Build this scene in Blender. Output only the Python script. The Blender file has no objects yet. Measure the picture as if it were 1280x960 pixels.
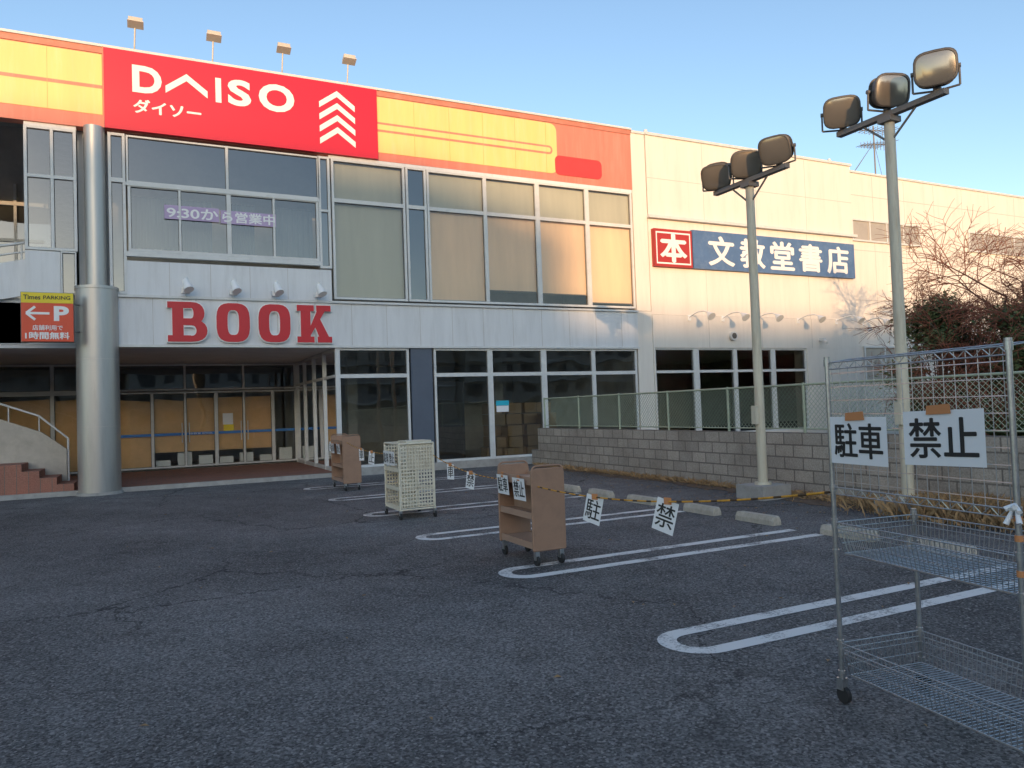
import bpy, math, random
from mathutils import Vector, Matrix
random.seed(7)
scene=bpy.context.scene
COL=scene.collection
# ------------------------------------------------------------ materials
def mk(name):
    m=bpy.data.materials.new(name);m.use_nodes=True
    nt=m.node_tree;nt.nodes.clear()
    o=nt.nodes.new("ShaderNodeOutputMaterial");b=nt.nodes.new("ShaderNodeBsdfPrincipled")
    nt.links.new(b.outputs[0],o.inputs[0]);return m,nt,b,o
def N(nt,t,**k):
    n=nt.nodes.new(t)
    for a,v in k.items():
        if a in n.inputs.keys(): n.inputs[a].default_value=v
        else: setattr(n,a,v)
    return n
def c4(c): return (c[0],c[1],c[2],1)
def mat(name,col,rough=.6,metal=0,var=.12,scale=1.5,dirt=None,dirt_amt=.3,bump=0,bscale=60,streak=False):
    m,nt,b,o=mk(name)
    tc=N(nt,"ShaderNodeTexCoord")
    mp=N(nt,"ShaderNodeMapping");nt.links.new(tc.outputs['Object'],mp.inputs[0])
    if streak: mp.inputs['Scale'].default_value=(3,3,.35)
    n1=N(nt,"ShaderNodeTexNoise",Scale=scale,Detail=8.,Roughness=.65);nt.links.new(mp.outputs[0],n1.inputs['Vector'])
    r=N(nt,"ShaderNodeMapRange");r.inputs['From Min'].default_value=.3;r.inputs['From Max'].default_value=.7
    r.inputs['To Min'].default_value=1-var;r.inputs['To Max'].default_value=1+var*.5
    nt.links.new(n1.outputs[0],r.inputs[0])
    mx=N(nt,"ShaderNodeVectorMath",operation='SCALE');mx.inputs[0].default_value=col
    nt.links.new(r.outputs[0],mx.inputs['Scale'])
    last=mx.outputs[0]
    if dirt:
        n2=N(nt,"ShaderNodeTexNoise",Scale=scale*2.3,Detail=10.,Roughness=.7);nt.links.new(mp.outputs[0],n2.inputs['Vector'])
        r2=N(nt,"ShaderNodeMapRange");r2.inputs['From Min'].default_value=.48;r2.inputs['From Max'].default_value=.75
        r2.inputs['To Max'].default_value=dirt_amt;nt.links.new(n2.outputs[0],r2.inputs[0])
        mm=N(nt,"ShaderNodeMix",data_type='RGBA');nt.links.new(r2.outputs[0],mm.inputs[0]);nt.links.new(last,mm.inputs[6]);mm.inputs[7].default_value=c4(dirt);last=mm.outputs[2]
    nt.links.new(last,b.inputs['Base Color'])
    b.inputs['Roughness'].default_value=rough;b.inputs['Metallic'].default_value=metal
    if bump:
        n3=N(nt,"ShaderNodeTexNoise",Scale=bscale,Detail=4.);nt.links.new(tc.outputs['Object'],n3.inputs['Vector'])
        bp=N(nt,"ShaderNodeBump",Strength=bump,Distance=.01);nt.links.new(n3.outputs[0],bp.inputs['Height']);nt.links.new(bp.outputs[0],b.inputs['Normal'])
    return m
def glass(name,tint=(.75,.8,.8),refl=.12):
    m,nt,b,o=mk(name);nt.nodes.remove(b)
    t=N(nt,"ShaderNodeBsdfTransparent");t.inputs[0].default_value=c4(tint)
    g=N(nt,"ShaderNodeBsdfGlossy");g.inputs['Roughness'].default_value=.015;g.inputs[0].default_value=(.95,.97,1,1)
    f=N(nt,"ShaderNodeFresnel",IOR=1.5)
    mr=N(nt,"ShaderNodeMapRange");mr.inputs['To Min'].default_value=refl*.6;mr.inputs['To Max'].default_value=1.0;nt.links.new(f.outputs[0],mr.inputs[0])
    # slight waviness of float panes
    tc=N(nt,"ShaderNodeTexCoord");no=N(nt,"ShaderNodeTexNoise",Scale=.9,Detail=1.);nt.links.new(tc.outputs['Object'],no.inputs[0])
    bp=N(nt,"ShaderNodeBump",Strength=.25,Distance=.02);nt.links.new(no.outputs[0],bp.inputs['Height']);nt.links.new(bp.outputs[0],g.inputs['Normal'])
    mx=N(nt,"ShaderNodeMixShader");nt.links.new(mr.outputs[0],mx.inputs[0]);nt.links.new(t.outputs[0],mx.inputs[1]);nt.links.new(g.outputs[0],mx.inputs[2])
    nt.links.new(mx.outputs[0],o.inputs[0]);return m

M_white=mat("white_panel",(.74,.74,.74),.55,var=.07,scale=.8,dirt=(.4,.38,.35),dirt_amt=.3,streak=True)
M_wall=mat("cream_wall_cladding",(.80,.74,.66),.6,var=.06,scale=.5,dirt=(.5,.44,.38),dirt_amt=.28,streak=True)
M_frame=mat("aluminium_frame_white",(.68,.68,.66),.45,var=.06,dirt=(.3,.28,.25),dirt_amt=.25)
M_dark=mat("dark_seam",(.12,.11,.1),.8)
M_seam=mat("panel_joint",(.54,.50,.46),.8)
M_yellow=mat("faded_yellow_fascia",(.86,.62,.22),.5,var=.08,scale=.6,dirt=(.8,.7,.5),dirt_amt=.3,streak=True)
M_yj=mat("yellow_joint",(.62,.42,.15),.6)
M_pink=mat("faded_red_fascia",(.72,.22,.15),.5,var=.1,scale=.6,dirt=(.75,.4,.3),dirt_amt=.4,streak=True)
M_stripe=mat("faded_stripe",(.55,.2,.13),.5,var=.12,scale=1.5,dirt=(.6,.4,.3),dirt_amt=.4)
M_dred=mat("deep_red_fascia",(.6,.05,.045),.45)
M_red=mat("sign_red",(.70,.008,.03),.35,var=.04)
M_bred=mat("letter_red",(.62,.015,.025),.4,var=.1)
M_wtext=mat("sign_white",(.85,.85,.83),.45,var=.03)
M_blue=mat("sign_blue",(.09,.17,.33),.5,var=.15,scale=2,dirt=(.2,.28,.42),dirt_amt=.5)
M_sqred=mat("sign_square_red",(.42,.03,.025),.5,var=.1)
M_steel=mat("column_steel",(.50,.48,.45),.40,metal=.65,var=.12,scale=.7,dirt=(.3,.28,.26),dirt_amt=.5,streak=True)
M_navy=mat("dark_blue_panel",(.10,.12,.16),.45)
M_conc=mat("concrete",(.42,.40,.37),.85,var=.2,scale=3,dirt=(.2,.19,.17),dirt_amt=.5,bump=.4)
M_sconc=mat("stair_concrete",(.55,.49,.41),.85,var=.2,scale=2,dirt=(.3,.26,.2),dirt_amt=.4,bump=.3)
M_stop=mat("concrete_wheel_stop",(.50,.45,.37),.85,var=.2,scale=9,dirt=(.2,.18,.15),dirt_amt=.6,bump=.6)
M_soffit=mat("soffit",(.6,.6,.6),.7)
M_int=mat("interior_wall",(.58,.54,.48),.8,var=.2)
M_intd=mat("interior_dark",(.06,.06,.065),.8)
M_floor=mat("interior_floor",(.45,.42,.38),.4)
M_kraft=mat("kraft_paper",(.78,.50,.25),.75,var=.12,scale=2,dirt=(.6,.4,.2),dirt_amt=.4)
M_bl=mat("blue_stripe",(.05,.22,.6),.5)
M_blind=mat("cream_blind",(.82,.63,.46),.8,var=.1,scale=1,streak=True)
M_blind2=mat("grey_blind",(.50,.50,.44),.8,var=.1,scale=1,streak=True)
M_cardb=mat("cardboard",(.50,.33,.18),.8,var=.15)
M_lav=mat("lavender_sign",(.50,.38,.58),.6)
M_cyan=mat("cyan_sticker",(.02,.45,.6),.5)
M_pyel=mat("sign_yellow",(.85,.65,.02),.45)
M_pred=mat("sign_orange_red",(.75,.07,.02),.4)
M_black=mat("black_paint",(.02,.02,.02),.5)
M_paper=mat("paper",(.82,.82,.82),.7,var=.03)
M_tape=mat("packing_tape",(.6,.25,.1),.4)
M_brown=mat("brown_enamel",(.36,.215,.14),.42,var=.1,scale=4,dirt=(.2,.13,.09),dirt_amt=.4)
M_brownL=mat("brown_enamel_shelf",(.42,.27,.19),.42,var=.1,scale=4)
M_cream=mat("cream_enamel",(.72,.66,.52),.45,var=.08,scale=5,dirt=(.35,.28,.18),dirt_amt=.4)
M_rubber=mat("rubber",(.025,.025,.025),.7)
M_chrome=mat("chrome_wire",(.52,.53,.54),.3,metal=.85,var=.2,scale=20,dirt=(.25,.2,.15),dirt_amt=.4)
M_pole=mat("cream_pole_paint",(.66,.60,.46),.5,var=.12,scale=3,dirt=(.35,.22,.12),dirt_amt=.5,streak=True)
M_lampb=mat("floodlight_body",(.16,.14,.12),.5,metal=.3,var=.2,scale=8)
M_armd=mat("galvanised_arm",(.25,.23,.21),.6,metal=.3)
M_lens,_nt,_b,_o=mk("floodlight_lens");_b.inputs['Base Color'].default_value=(.42,.35,.27,1);_b.inputs['Roughness'].default_value=.16;_b.inputs['Metallic'].default_value=.6
M_fence=mat("fence_green",(.42,.47,.34),.5,var=.15,scale=5,dirt=(.4,.3,.15),dirt_amt=.3)
M_rope=mat("rope_yellow",(.75,.36,.04),.7,var=.3,scale=20)
M_bark=mat("bark",(.17,.11,.085),.85,var=.3,scale=8)
M_twig=mat("twigs",(.28,.105,.065),.85,var=.3,scale=4)
M_leaf=mat("evergreen_leaves",(.10,.14,.05),.6,var=.5,scale=3)
M_dry=mat("dry_grass",(.40,.25,.12),.9,var=.4,scale=8)
M_soil=mat("soil",(.16,.11,.075),.95,var=.4,scale=6,bump=1,bscale=25)
M_glass=glass("window_glass",(.68,.72,.70),.14)
M_glassu=glass("window_glass_clear",(.93,.93,.88),.04)
M_glassd=glass("window_glass_tinted",(.34,.38,.40),.16)
M_glassc=glass("entrance_glass",(.93,.95,.93),.05)
M_bldA=mat("occluder_wall_a",(.30,.28,.26),.8);M_bldB=mat("occluder_wall_b",(.25,.23,.22),.8)
# brick paving
def brickmat(name,axes,c1,c2,mort,bw,bh,ms,rough=.85,bump=.5,stain=(.1,.09,.08)):
    m,nt,b,o=mk(name)
    tc=N(nt,"ShaderNodeTexCoord");sp=N(nt,"ShaderNodeSeparateXYZ");cb=N(nt,"ShaderNodeCombineXYZ")
    nt.links.new(tc.outputs['Object'],sp.inputs[0])
    nt.links.new(sp.outputs[axes[0]],cb.inputs[0]);nt.links.new(sp.outputs[axes[1]],cb.inputs[1])
    br=N(nt,"ShaderNodeTexBrick");br.inputs['Scale'].default_value=1;br.inputs['Brick Width'].default_value=bw;br.inputs['Row Height'].default_value=bh
    br.inputs['Mortar Size'].default_value=ms;br.inputs['Color1'].default_value=c4(c1);br.inputs['Color2'].default_value=c4(c2);br.inputs['Mortar'].default_value=c4(mort)
    br.inputs['Mortar Smooth'].default_value=.2
    nt.links.new(cb.outputs[0],br.inputs['Vector'])
    n=N(nt,"ShaderNodeTexNoise",Scale=1.3,Detail=10.,Roughness=.7);nt.links.new(tc.outputs['Object'],n.inputs[0])
    r=N(nt,"ShaderNodeMapRange");r.inputs['From Min'].default_value=.42;r.inputs['From Max'].default_value=.72;r.inputs['To Max'].default_value=.6;nt.links.new(n.outputs[0],r.inputs[0])
    mm=N(nt,"ShaderNodeMix",data_type='RGBA');nt.links.new(r.outputs[0],mm.inputs[0]);nt.links.new(br.outputs[0],mm.inputs[6]);mm.inputs[7].default_value=c4(stain)
    n2=N(nt,"ShaderNodeTexNoise",Scale=45.,Detail=6.);nt.links.new(tc.outputs['Object'],n2.inputs[0])
    r2=N(nt,"ShaderNodeMapRange");r2.inputs['From Min'].default_value=.3;r2.inputs['From Max'].default_value=.7;r2.inputs['To Min'].default_value=.75;r2.inputs['To Max'].default_value=1.15;nt.links.new(n2.outputs[0],r2.inputs[0])
    sc=N(nt,"ShaderNodeVectorMath",operation='SCALE');nt.links.new(mm.outputs[2],sc.inputs[0]);nt.links.new(r2.outputs[0],sc.inputs['Scale'])
    nt.links.new(sc.outputs[0],b.inputs['Base Color']);b.inputs['Roughness'].default_value=rough
    bp=N(nt,"ShaderNodeBump",Strength=bump,Distance=.01);bp.invert=True;nt.links.new(br.outputs['Fac'],bp.inputs['Height']);nt.links.new(bp.outputs[0],b.inputs['Normal'])
    return m
M_block=brickmat("block_wall",(1,2),(.50,.43,.36),(.38,.33,.28),(.20,.17,.145),.40,.205,.013,stain=(.2,.165,.13))
M_brick=brickmat("brick_paving",(0,1),(.44,.18,.12),(.33,.13,.09),(.2,.16,.13),.22,.11,.008,stain=(.26,.16,.12))
# asphalt
def asphalt():
    m,nt,b,o=mk("asphalt");L=nt.links.new
    tc=N(nt,"ShaderNodeTexCoord");co=tc.outputs['Object']
    big=N(nt,"ShaderNodeTexNoise",Scale=.3,Detail=8.,Roughness=.62);L(co,big.inputs[0])
    mid=N(nt,"ShaderNodeTexNoise",Scale=2.2,Detail=8.,Roughness=.7);L(co,mid.inputs[0])
    fine=N(nt,"ShaderNodeTexNoise",Scale=42.,Detail=6.,Roughness=.85);L(co,fine.inputs[0])
    vo=N(nt,"ShaderNodeTexVoronoi",Scale=75.);L(co,vo.inputs[0])
    def mr(src,a,b_,c,d):
        r=N(nt,"ShaderNodeMapRange");L(src,r.inputs[0])
        for i,v in enumerate((a,b_,c,d)): r.inputs[1+i].default_value=v
        return r.outputs[0]
    def mul(a,b_):
        x=N(nt,"ShaderNodeMath",operation='MULTIPLY');L(a,x.inputs[0]);L(b_,x.inputs[1]);return x.outputs[0]
    v=mul(mr(big.outputs[0],.35,.65,.68,1.28),mr(mid.outputs[0],.3,.7,.74,1.22))
    v=mul(v,mr(fine.outputs[0],.36,.66,.4,1.7))
    sepc=N(nt,"ShaderNodeSeparateColor");L(vo.outputs['Color'],sepc.inputs[0])
    v=mul(v,mr(sepc.outputs[0],.0,1.,.5,1.55))
    # pale aggregate chips
    chip=mr(sepc.outputs[1],.90,.97,0,1)
    # cracks
    wn=N(nt,"ShaderNodeTexNoise",Scale=1.6,Detail=6.,Roughness=.7);L(co,wn.inputs[0])
    wm=N(nt,"ShaderNodeVectorMath",operation='MULTIPLY_ADD');L(wn.outputs['Color'],wm.inputs[0]);wm.inputs[1].default_value=(.9,.9,0);L(co,wm.inputs[2])
    cr=N(nt,"ShaderNodeTexVoronoi",feature='DISTANCE_TO_EDGE',Scale=.34);L(wm.outputs[0],cr.inputs[0])
    crm=mr(cr.outputs[0],.0018,.007,1,0)
    msk=N(nt,"ShaderNodeTexNoise",Scale=.35,Detail=3.);L(co,msk.inputs[0]);mk_=mr(msk.outputs[0],.42,.54,0,.85)
    crk=mul(crm,mk_)
    base=N(nt,"ShaderNodeVectorMath",operation='SCALE');base.inputs[0].default_value=(.156,.149,.144);L(v,base.inputs['Scale'])
    m1=N(nt,"ShaderNodeMix",data_type='RGBA');L(chip,m1.inputs[0]);L(base.outputs[0],m1.inputs[6]);m1.inputs[7].default_value=(.34,.32,.30,1)
    m2=N(nt,"ShaderNodeMix",data_type='RGBA');L(crk,m2.inputs[0]);L(m1.outputs[2],m2.inputs[6]);m2.inputs[7].default_value=(.03,.03,.03,1)
    L(m2.outputs[2],b.inputs['Base Color']);b.inputs['Roughness'].default_value=.88
    b.inputs['Specular IOR Level'].default_value=.25
    bp=N(nt,"ShaderNodeBump",Strength=.8,Distance=.008);L(sepc.outputs[0],bp.inputs['Height'])
    bp2=N(nt,"ShaderNodeBump",Strength=.8,Distance=.015);L(fine.outputs[0],bp2.inputs['Height']);L(bp.outputs[0],bp2.inputs['Normal']);L(bp2.outputs[0],b.inputs['Normal'])
    return m
M_asph=asphalt()
def paint():
    m,nt,b,o=mk("worn_white_paint");L=nt.links.new
    tc=N(nt,"ShaderNodeTexCoord");co=tc.outputs['Object']
    a=N(nt,"ShaderNodeTexNoise",Scale=38.,Detail=6.,Roughness=.8);L(co,a.inputs[0])
    a2=N(nt,"ShaderNodeTexNoise",Scale=3.,Detail=5.);L(co,a2.inputs[0])
    ad=N(nt,"ShaderNodeMath",operation='ADD');L(a.outputs[0],ad.inputs[0]);L(a2.outputs[0],ad.inputs[1])
    r=N(nt,"ShaderNodeMapRange");r.inputs[1].default_value=1.02;r.inputs[2].default_value=1.18;L(ad.outputs[0],r.inputs[0])
    mm=N(nt,"ShaderNodeMix",data_type='RGBA');L(r.outputs[0],mm.inputs[0]);mm.inputs[6].default_value=(.74,.72,.68,1);mm.inputs[7].default_value=(.2,.19,.18,1)
    L(mm.outputs[2],b.inputs['Base Color']);b.inputs['Roughness'].default_value=.75
    bp=N(nt,"ShaderNodeBump",Strength=.5,Distance=.006);L(a.outputs[0],bp.inputs['Height']);L(bp.outputs[0],b.inputs['Normal'])
    return m
M_mark=paint()

# ------------------------------------------------------------ geometry
class Grp:
    def __init__(s,name,loc=(0,0,0)):
        s.e=bpy.data.objects.new(name,None);s.e.location=loc;s.loc=Vector(loc);s.e.empty_display_size=.3
        COL.objects.link(s.e);s.parts={}
    def p(s,part,mt):
        if part not in s.parts: s.parts[part]=G(part,mt)
        return s.parts[part]
    def done(s):
        for g in s.parts.values():
            o=g.build(s.loc)
            if o: o.parent=s.e
class G:
    def __init__(s,name,mt): s.n=name;s.m=mt;s.v=[];s.f=[];s.smooth=[]
    def add(s,vs,fs,sm=False):
        b=len(s.v);s.v+= [tuple(v) for v in vs]
        for f in fs: s.f.append(tuple(i+b for i in f));s.smooth.append(sm)
    def box(s,x0,x1,y0,y1,z0,z1,M=None):
        vs=[Vector(q) for q in ((x0,y0,z0),(x1,y0,z0),(x1,y1,z0),(x0,y1,z0),(x0,y0,z1),(x1,y0,z1),(x1,y1,z1),(x0,y1,z1))]
        if M: vs=[M@v for v in vs]
        s.add(vs,[(0,3,2,1),(4,5,6,7),(0,1,5,4),(1,2,6,5),(2,3,7,6),(3,0,4,7)])
    def cyl(s,a,b,r0,r1=None,n=8,caps=True,sm=True):
        a=Vector(a);b=Vector(b);r1=r0 if r1 is None else r1
        d=(b-a).normalized();u=d.orthogonal().normalized();w=d.cross(u)
        vs=[];
        for c,r in ((a,r0),(b,r1)):
            for i in range(n):
                t=2*math.pi*i/n;vs.append(c+(u*math.cos(t)+w*math.sin(t))*r)
        s.add(vs,[(i,(i+1)%n,n+(i+1)%n,n+i) for i in range(n)],sm)
        if caps: s.add(vs,[tuple(range(n-1,-1,-1)),tuple(range(n,2*n))])
    def path(s,pts,r,n=6):
        for i in range(len(pts)-1): s.cyl(pts[i],pts[i+1],r,r,n)
    def poly(s,pts2,o,r,u,nrm,d0,d1):
        """extrude a 2D polygon (pts2) in frame origin o, right r, up u, outward nrm, from d0 to d1"""
        o=Vector(o);r=Vector(r);u=Vector(u);nrm=Vector(nrm);n=len(pts2)
        vs=[o+r*x+u*y+nrm*d0 for x,y in pts2]+[o+r*x+u*y+nrm*d1 for x,y in pts2]
        s.add(vs,[tuple(range(n-1,-1,-1)),tuple(range(n,2*n))]+[(i,(i+1)%n,n+(i+1)%n,n+i) for i in range(n)])
    def build(s,loc=Vector((0,0,0))):
        if not s.v: return None
        me=bpy.data.meshes.new(s.n)
        me.from_pydata([(v[0]-loc[0],v[1]-loc[1],v[2]-loc[2]) for v in s.v],[],s.f);me.materials.append(s.m)
        for p,q in zip(me.polygons,s.smooth): p.use_smooth=q
        me.update();o=bpy.data.objects.new(s.n,me);COL.objects.link(o)
        return o
def text(g,body,o,r,u,w,h,bold=.0,ext=.004,lift=.0,space=1.0,heavy=0):
    """text mesh fitted to w x h at origin o (bottom-left), r right, u up; adds into G g"""
    cu=bpy.data.curves.new("t","FONT");cu.body=body;cu.size=1;cu.extrude=0.02;cu.offset=bold;cu.space_character=space;cu.resolution_u=4
    ob=bpy.data.objects.new("t",cu);COL.objects.link(ob)
    dg=bpy.context.evaluated_depsgraph_get();me=bpy.data.meshes.new_from_object(ob.evaluated_get(dg))
    vs=[v.co.copy() for v in me.vertices];fs=[tuple(p.vertices) for p in me.polygons]
    bpy.data.objects.remove(ob);bpy.data.curves.remove(cu);bpy.data.meshes.remove(me)
    if not vs: return
    x0=min(v.x for v in vs);x1=max(v.x for v in vs);y0=min(v.y for v in vs);y1=max(v.y for v in vs)
    o=Vector(o);r=Vector(r);u=Vector(u);n=r.cross(u)
    shifts=[(0,0)] if not heavy else [(0,0),(heavy,0),(-heavy,0),(0,heavy*.7),(0,-heavy*.7)]
    for k,(sx_,sz_) in enumerate(shifts):
        e2=ext+k*ext*.25
        out=[o+r*((v.x-x0)/(x1-x0)*w+sx_)+u*((v.y-y0)/(y1-y0)*h+sz_)+n*(lift+(e2 if v.z>0 else 0)) for v in vs]
        g.add(out,fs)
def rrect(x0,x1,z0,z1,rad,corners=(1,1,1,1),n=6):
    pts=[]
    cs=[(x0+rad,z0+rad,180,corners[0],x0,z0),(x1-rad,z0+rad,270,corners[1],x1,z0),(x1-rad,z1-rad,0,corners[2],x1,z1),(x0+rad,z1-rad,90,corners[3],x0,z1)]
    for cx,cz,a,c,qx,qz in cs:
        if c:
            for i in range(n+1):
                t=math.radians(a+90*i/n);pts.append((cx+rad*math.cos(t),cz+rad*math.sin(t)))
        else: pts.append((qx,qz))
    return pts
RX=(1,0,0);UZ=(0,0,1);NF=(0,-1,0)

# ------------------------------------------------------------ ground
g=G("ground",mat("ground_soil",(.14,.13,.11),.95,var=.3,scale=.3));g.add([(-500,-500,-.01),(500,-500,-.01),(500,500,-.01),(-500,500,-.01)],[(0,1,2,3)]);g.build()
g=G("asphalt_parking_lot",M_asph);g.add([(-60,-60,0),(10.62,-60,0),(10.62,6,0),(-60,6,0)],[(0,1,2,3)]);g.build()
# parking bay loops
g=G("parking_markings",M_mark)
def loop(yc,x0,x1,hw=.21,w=.12):
    z=.004;cx=x0+hw
    def q(a,b,c,d): g.add([(*a,z),(*b,z),(*c,z),(*d,z)],[(0,1,2,3)])
    n=14
    q((cx,yc+hw-w),(x1,yc+hw-w),(x1,yc+hw),(cx,yc+hw));q((cx,yc-hw),(x1,yc-hw),(x1,yc-hw+w),(cx,yc-hw+w))
    for i in range(n):
        t0=math.pi/2+math.pi*i/n;t1=math.pi/2+math.pi*(i+1)/n
        q((cx+hw*math.cos(t0),yc+hw*math.sin(t0)),(cx+hw*math.cos(t1),yc+hw*math.sin(t1)),(cx+(hw-w)*math.cos(t1),yc+(hw-w)*math.sin(t1)),(cx+(hw-w)*math.cos(t0),yc+(hw-w)*math.sin(t0)))
for yc in (-17.75,-15.22,-12.68,-10.18,-7.62,-5.1,-2.6): loop(yc,3.98,8.0,.27,.13)
g.build()
for y in (-6.9,-5.6,-8.02,-9.25,-10.68,-11.78,-13.2,-14.3):
    G_=Grp("wheel_stop",(8.1,y,0));b=G_.p("block",M_stop)
    prof=[(-.075,0),(.075,0),(.07,.06),(.045,.115),(-.045,.115),(-.07,.06)]
    L=.34;rz=random.uniform(-.04,.04);vs=[]
    for yy,sc in ((-L,.88),(-L+.03,1),(L-.03,1),(L,.88)):
        for x,z in prof: vs.append((8.1+x*sc+rz*yy,y+yy,z*sc))
    n=6;fs=[tuple(range(n-1,-1,-1)),tuple(range(3*n,4*n))]
    for k in range(3): fs+=[(k*n+i,k*n+(i+1)%n,(k+1)*n+(i+1)%n,(k+1)*n+i) for i in range(n)]
    b.add(vs,fs);G_.done()
# soil strip at wall foot, dry grass
g=G("soil_strip",M_soil)
pts=[]
for i in range(120):
    y=-19+i*.15;pts.append((y,10.0+random.uniform(-.05,.05)+.1*math.sin(i*.33)+(0.2 if y>-9 else -.05)))
for i in range(119):
    y0,x0=pts[i];y1,x1=pts[i+1]
    g.add([(x0,y0,.006),(10.62,y0,.02),(10.62,y1,.02),(x1,y1,.006)],[(0,1,2,3)])
g.build()
g=G("dry_grass",M_dry)
for k in range(9500):
    if k<6000: cy=random.gauss(-13.3,.6);cx=random.gauss(10.15,.25)
    elif k<7800: cy=random.uniform(-18,-10);cx=random.uniform(10.2,10.6)
    else: cy=random.uniform(-10,-1);cx=random.uniform(10.4,10.6)
    if cx>10.62: continue
    h=random.uniform(.05,.36 if k<6000 else .16)*max(.3,1-abs(cy+13.3)/5 if k<6000 else .8);a=random.uniform(0,6.28);l=random.uniform(.02,.2)
    dx,dy=math.cos(a),math.sin(a);w=.0038
    tx=min(10.62,cx+dx*l)
    g.add([(cx-dy*w,cy+dx*w,.01),(cx+dy*w,cy-dx*w,.01),(min(10.62,cx+dx*l*.4)+dy*w,cy+dy*l*.4-dx*w,h*.7),(tx,cy+dy*l,h)],[(0,1,2,3)])
g.build()
# fallen leaves scattered on the asphalt near the wall
g=G("fallen_leaves",M_dry)
for k in range(700):
    cx=10.6-abs(random.gauss(0,.9));cy=random.uniform(-18,-1.5)
    if random.random()<.12: cx=random.uniform(0,10)
    a=random.uniform(0,6.28);l=random.uniform(.012,.03);z=.012
    dx,dy=math.cos(a)*l,math.sin(a)*l
    g.add([(cx-dx,cy-dy,z),(cx+dy*.5,cy-dx*.5,z+.008),(cx+dx,cy+dy,z+.003),(cx-dy*.5,cy+dx*.5,z+.012)],[(0,1,2,3)])
g.build()

# ------------------------------------------------------------ STORE
S=Grp("store_building",(5,0,0))
fr=lambda:S.p("window_frames",M_frame)
W=S.p("white_cladding",M_white)
# main structure
sl=S.p("roof",M_conc);sl.box(-14,14.9,.3,20,9.8,10.0);sl.box(14.9,46,.6,20,9.8,10.0)
st=S.p("structure_walls",M_int)
st.box(-14,45.9,19.9,20.1,0,9.8);st.box(-14.2,-14,.0,20,0,10.2);st.box(45.9,46.1,.3,20,0,10.15)
S.p("floor_slab",M_soffit).box(-14,24.5,.3,19.9,3.38,4.4)
S.p("ground_floor",M_floor).box(-14,24.5,6.0,19.9,-.02,.12);S.p("ground_floor",M_floor).box(5.5,24.5,.3,5.99,-.02,.12)
# interior back walls
st.box(5.5,24,9,9.1,.12,3.38);st.box(-13,5.5,9.5,9.6,.12,3.38)
st.box(-.3,14.7,4.5,4.6,4.4,9.8);st.box(-13.9,-1.4,5.0,5.1,4.4,9.8)
st.box(14.74,14.84,.3,9,.12,3.38);st.box(14.74,14.84,.3,4.5,4.4,9.8)
# fascia
fa=S.p("fascia_backing",M_pink);fa.box(-14,14.78,0,.3,8.30,10.04)
S.p("fascia_top_stripe",M_stripe).box(-14,14.78,-.02,.3,10.045,10.19)
S.p("fascia_coping",M_frame).box(-14,14.8,-.05,.36,10.192,10.25)
ye=S.p("fascia_yellow",M_yellow)
ye.poly(rrect(6.62,12.1,8.52,10.02,.22,(0,1,1,0)),(0,0,0),RX,UZ,NF,.0,.012)
ye.box(-14,.18,-.012,0,8.62,10.02)
sp=S.p("fascia_slot_lines",M_pink)
sp.poly(rrect(6.62,11.95,9.08,9.34,.128,(0,1,1,0)),(0,0,0),RX,UZ,NF,.012,.016)
ye.poly(rrect(6.62,11.89,9.14,9.28,.068,(0,1,1,0)),(0,0,0),RX,UZ,NF,.016,.020)
sp.box(-14,.18,-.016,-.012,9.22,9.30)
S.p("fascia_red_pill",M_dred).poly(rrect(12.02,13.66,8.5,9.08,.16),(0,0,0),RX,UZ,NF,.001,.018)
sm=S.p("fascia_joints",M_stripe);yj=S.p("yellow_joints",M_yj)
x=7.65
while x<14.6:
    if x<12: yj.box(x,x+.007,-.0215,-.0,8.53,10.01)
    else: sm.box(x,x+.007,-.003,-.0,8.31,10.03)
    x+=1.02
for x in (-.9,-1.9,-3,-4.2,-5.4,-6.6,-8): yj.box(x,x+.008,-.0175,0,8.63,10.01)
# red sign box
sg=S.p("red_sign_panel",M_red);sg.box(.22,6.6,-.10,-.001,8.31,10.17)
S.p("red_sign_edge",M_stripe).box(.2,.219,-.105,-.001,8.30,10.18)
t=S.p("sign_lettering",M_wtext)
def T(g,body,x0,x1,z0,z1,y,bold=.02,**k): text(g,body,(x0,y,z0),RX,UZ,x1-x0,z1-z0,bold,**k)
yo=-.1005
T(t,"D",.80,1.42,9.22,9.86,yo,.035)
def stroke(g,pts,th,o,r,u,n,d0,d1):
    for i in range(len(pts)-1):
        (xa,za),(xb,zb)=pts[i],pts[i+1];L=math.hypot(xb-xa,zb-za);nx,nz=-(zb-za)/L*th/2,(xb-xa)/L*th/2
        g.poly([(xa-nx,za-nz),(xb-nx,zb-nz),(xb+nx,zb+nz),(xa+nx,za+nz)],o,r,u,n,d0,d1+i*.0011)
def chevron(g,xc,hw,z0,h,th,y):
    g.poly([(xc-hw,z0),(xc-hw+0.0,z0+th),(xc,z0+h),(xc+hw,z0+th),(xc+hw,z0),(xc,z0+h-th)][::-1],(0,y,0),RX,UZ,NF,.0,.004)
chevron(t,1.96,.46,9.30,.52,.17,yo)
T(t,"I",2.60,2.73,9.24,9.84,yo,.03);T(t,"S",2.88,3.42,9.22,9.87,yo,.035);T(t,"O",3.60,4.46,9.2,9.9,yo,.035)
T(t,"ダイソー",.82,2.26,8.74,9.06,yo,.0,heavy=.012)
for i in range(4): chevron(t,5.54,.46,8.53+i*.315,.49,.155,yo)
# pillar strip between main & right blocks
CW=S.p("cream_cladding",M_wall)
CW.box(14.785,15.32,.02,.32,4.5,10.12);CW.box(14.76,15.34,.02,.32,0,4.49)
S.p("fascia_coping",M_frame).box(14.81,15.33,-.02,.36,10.125,10.2)
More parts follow.
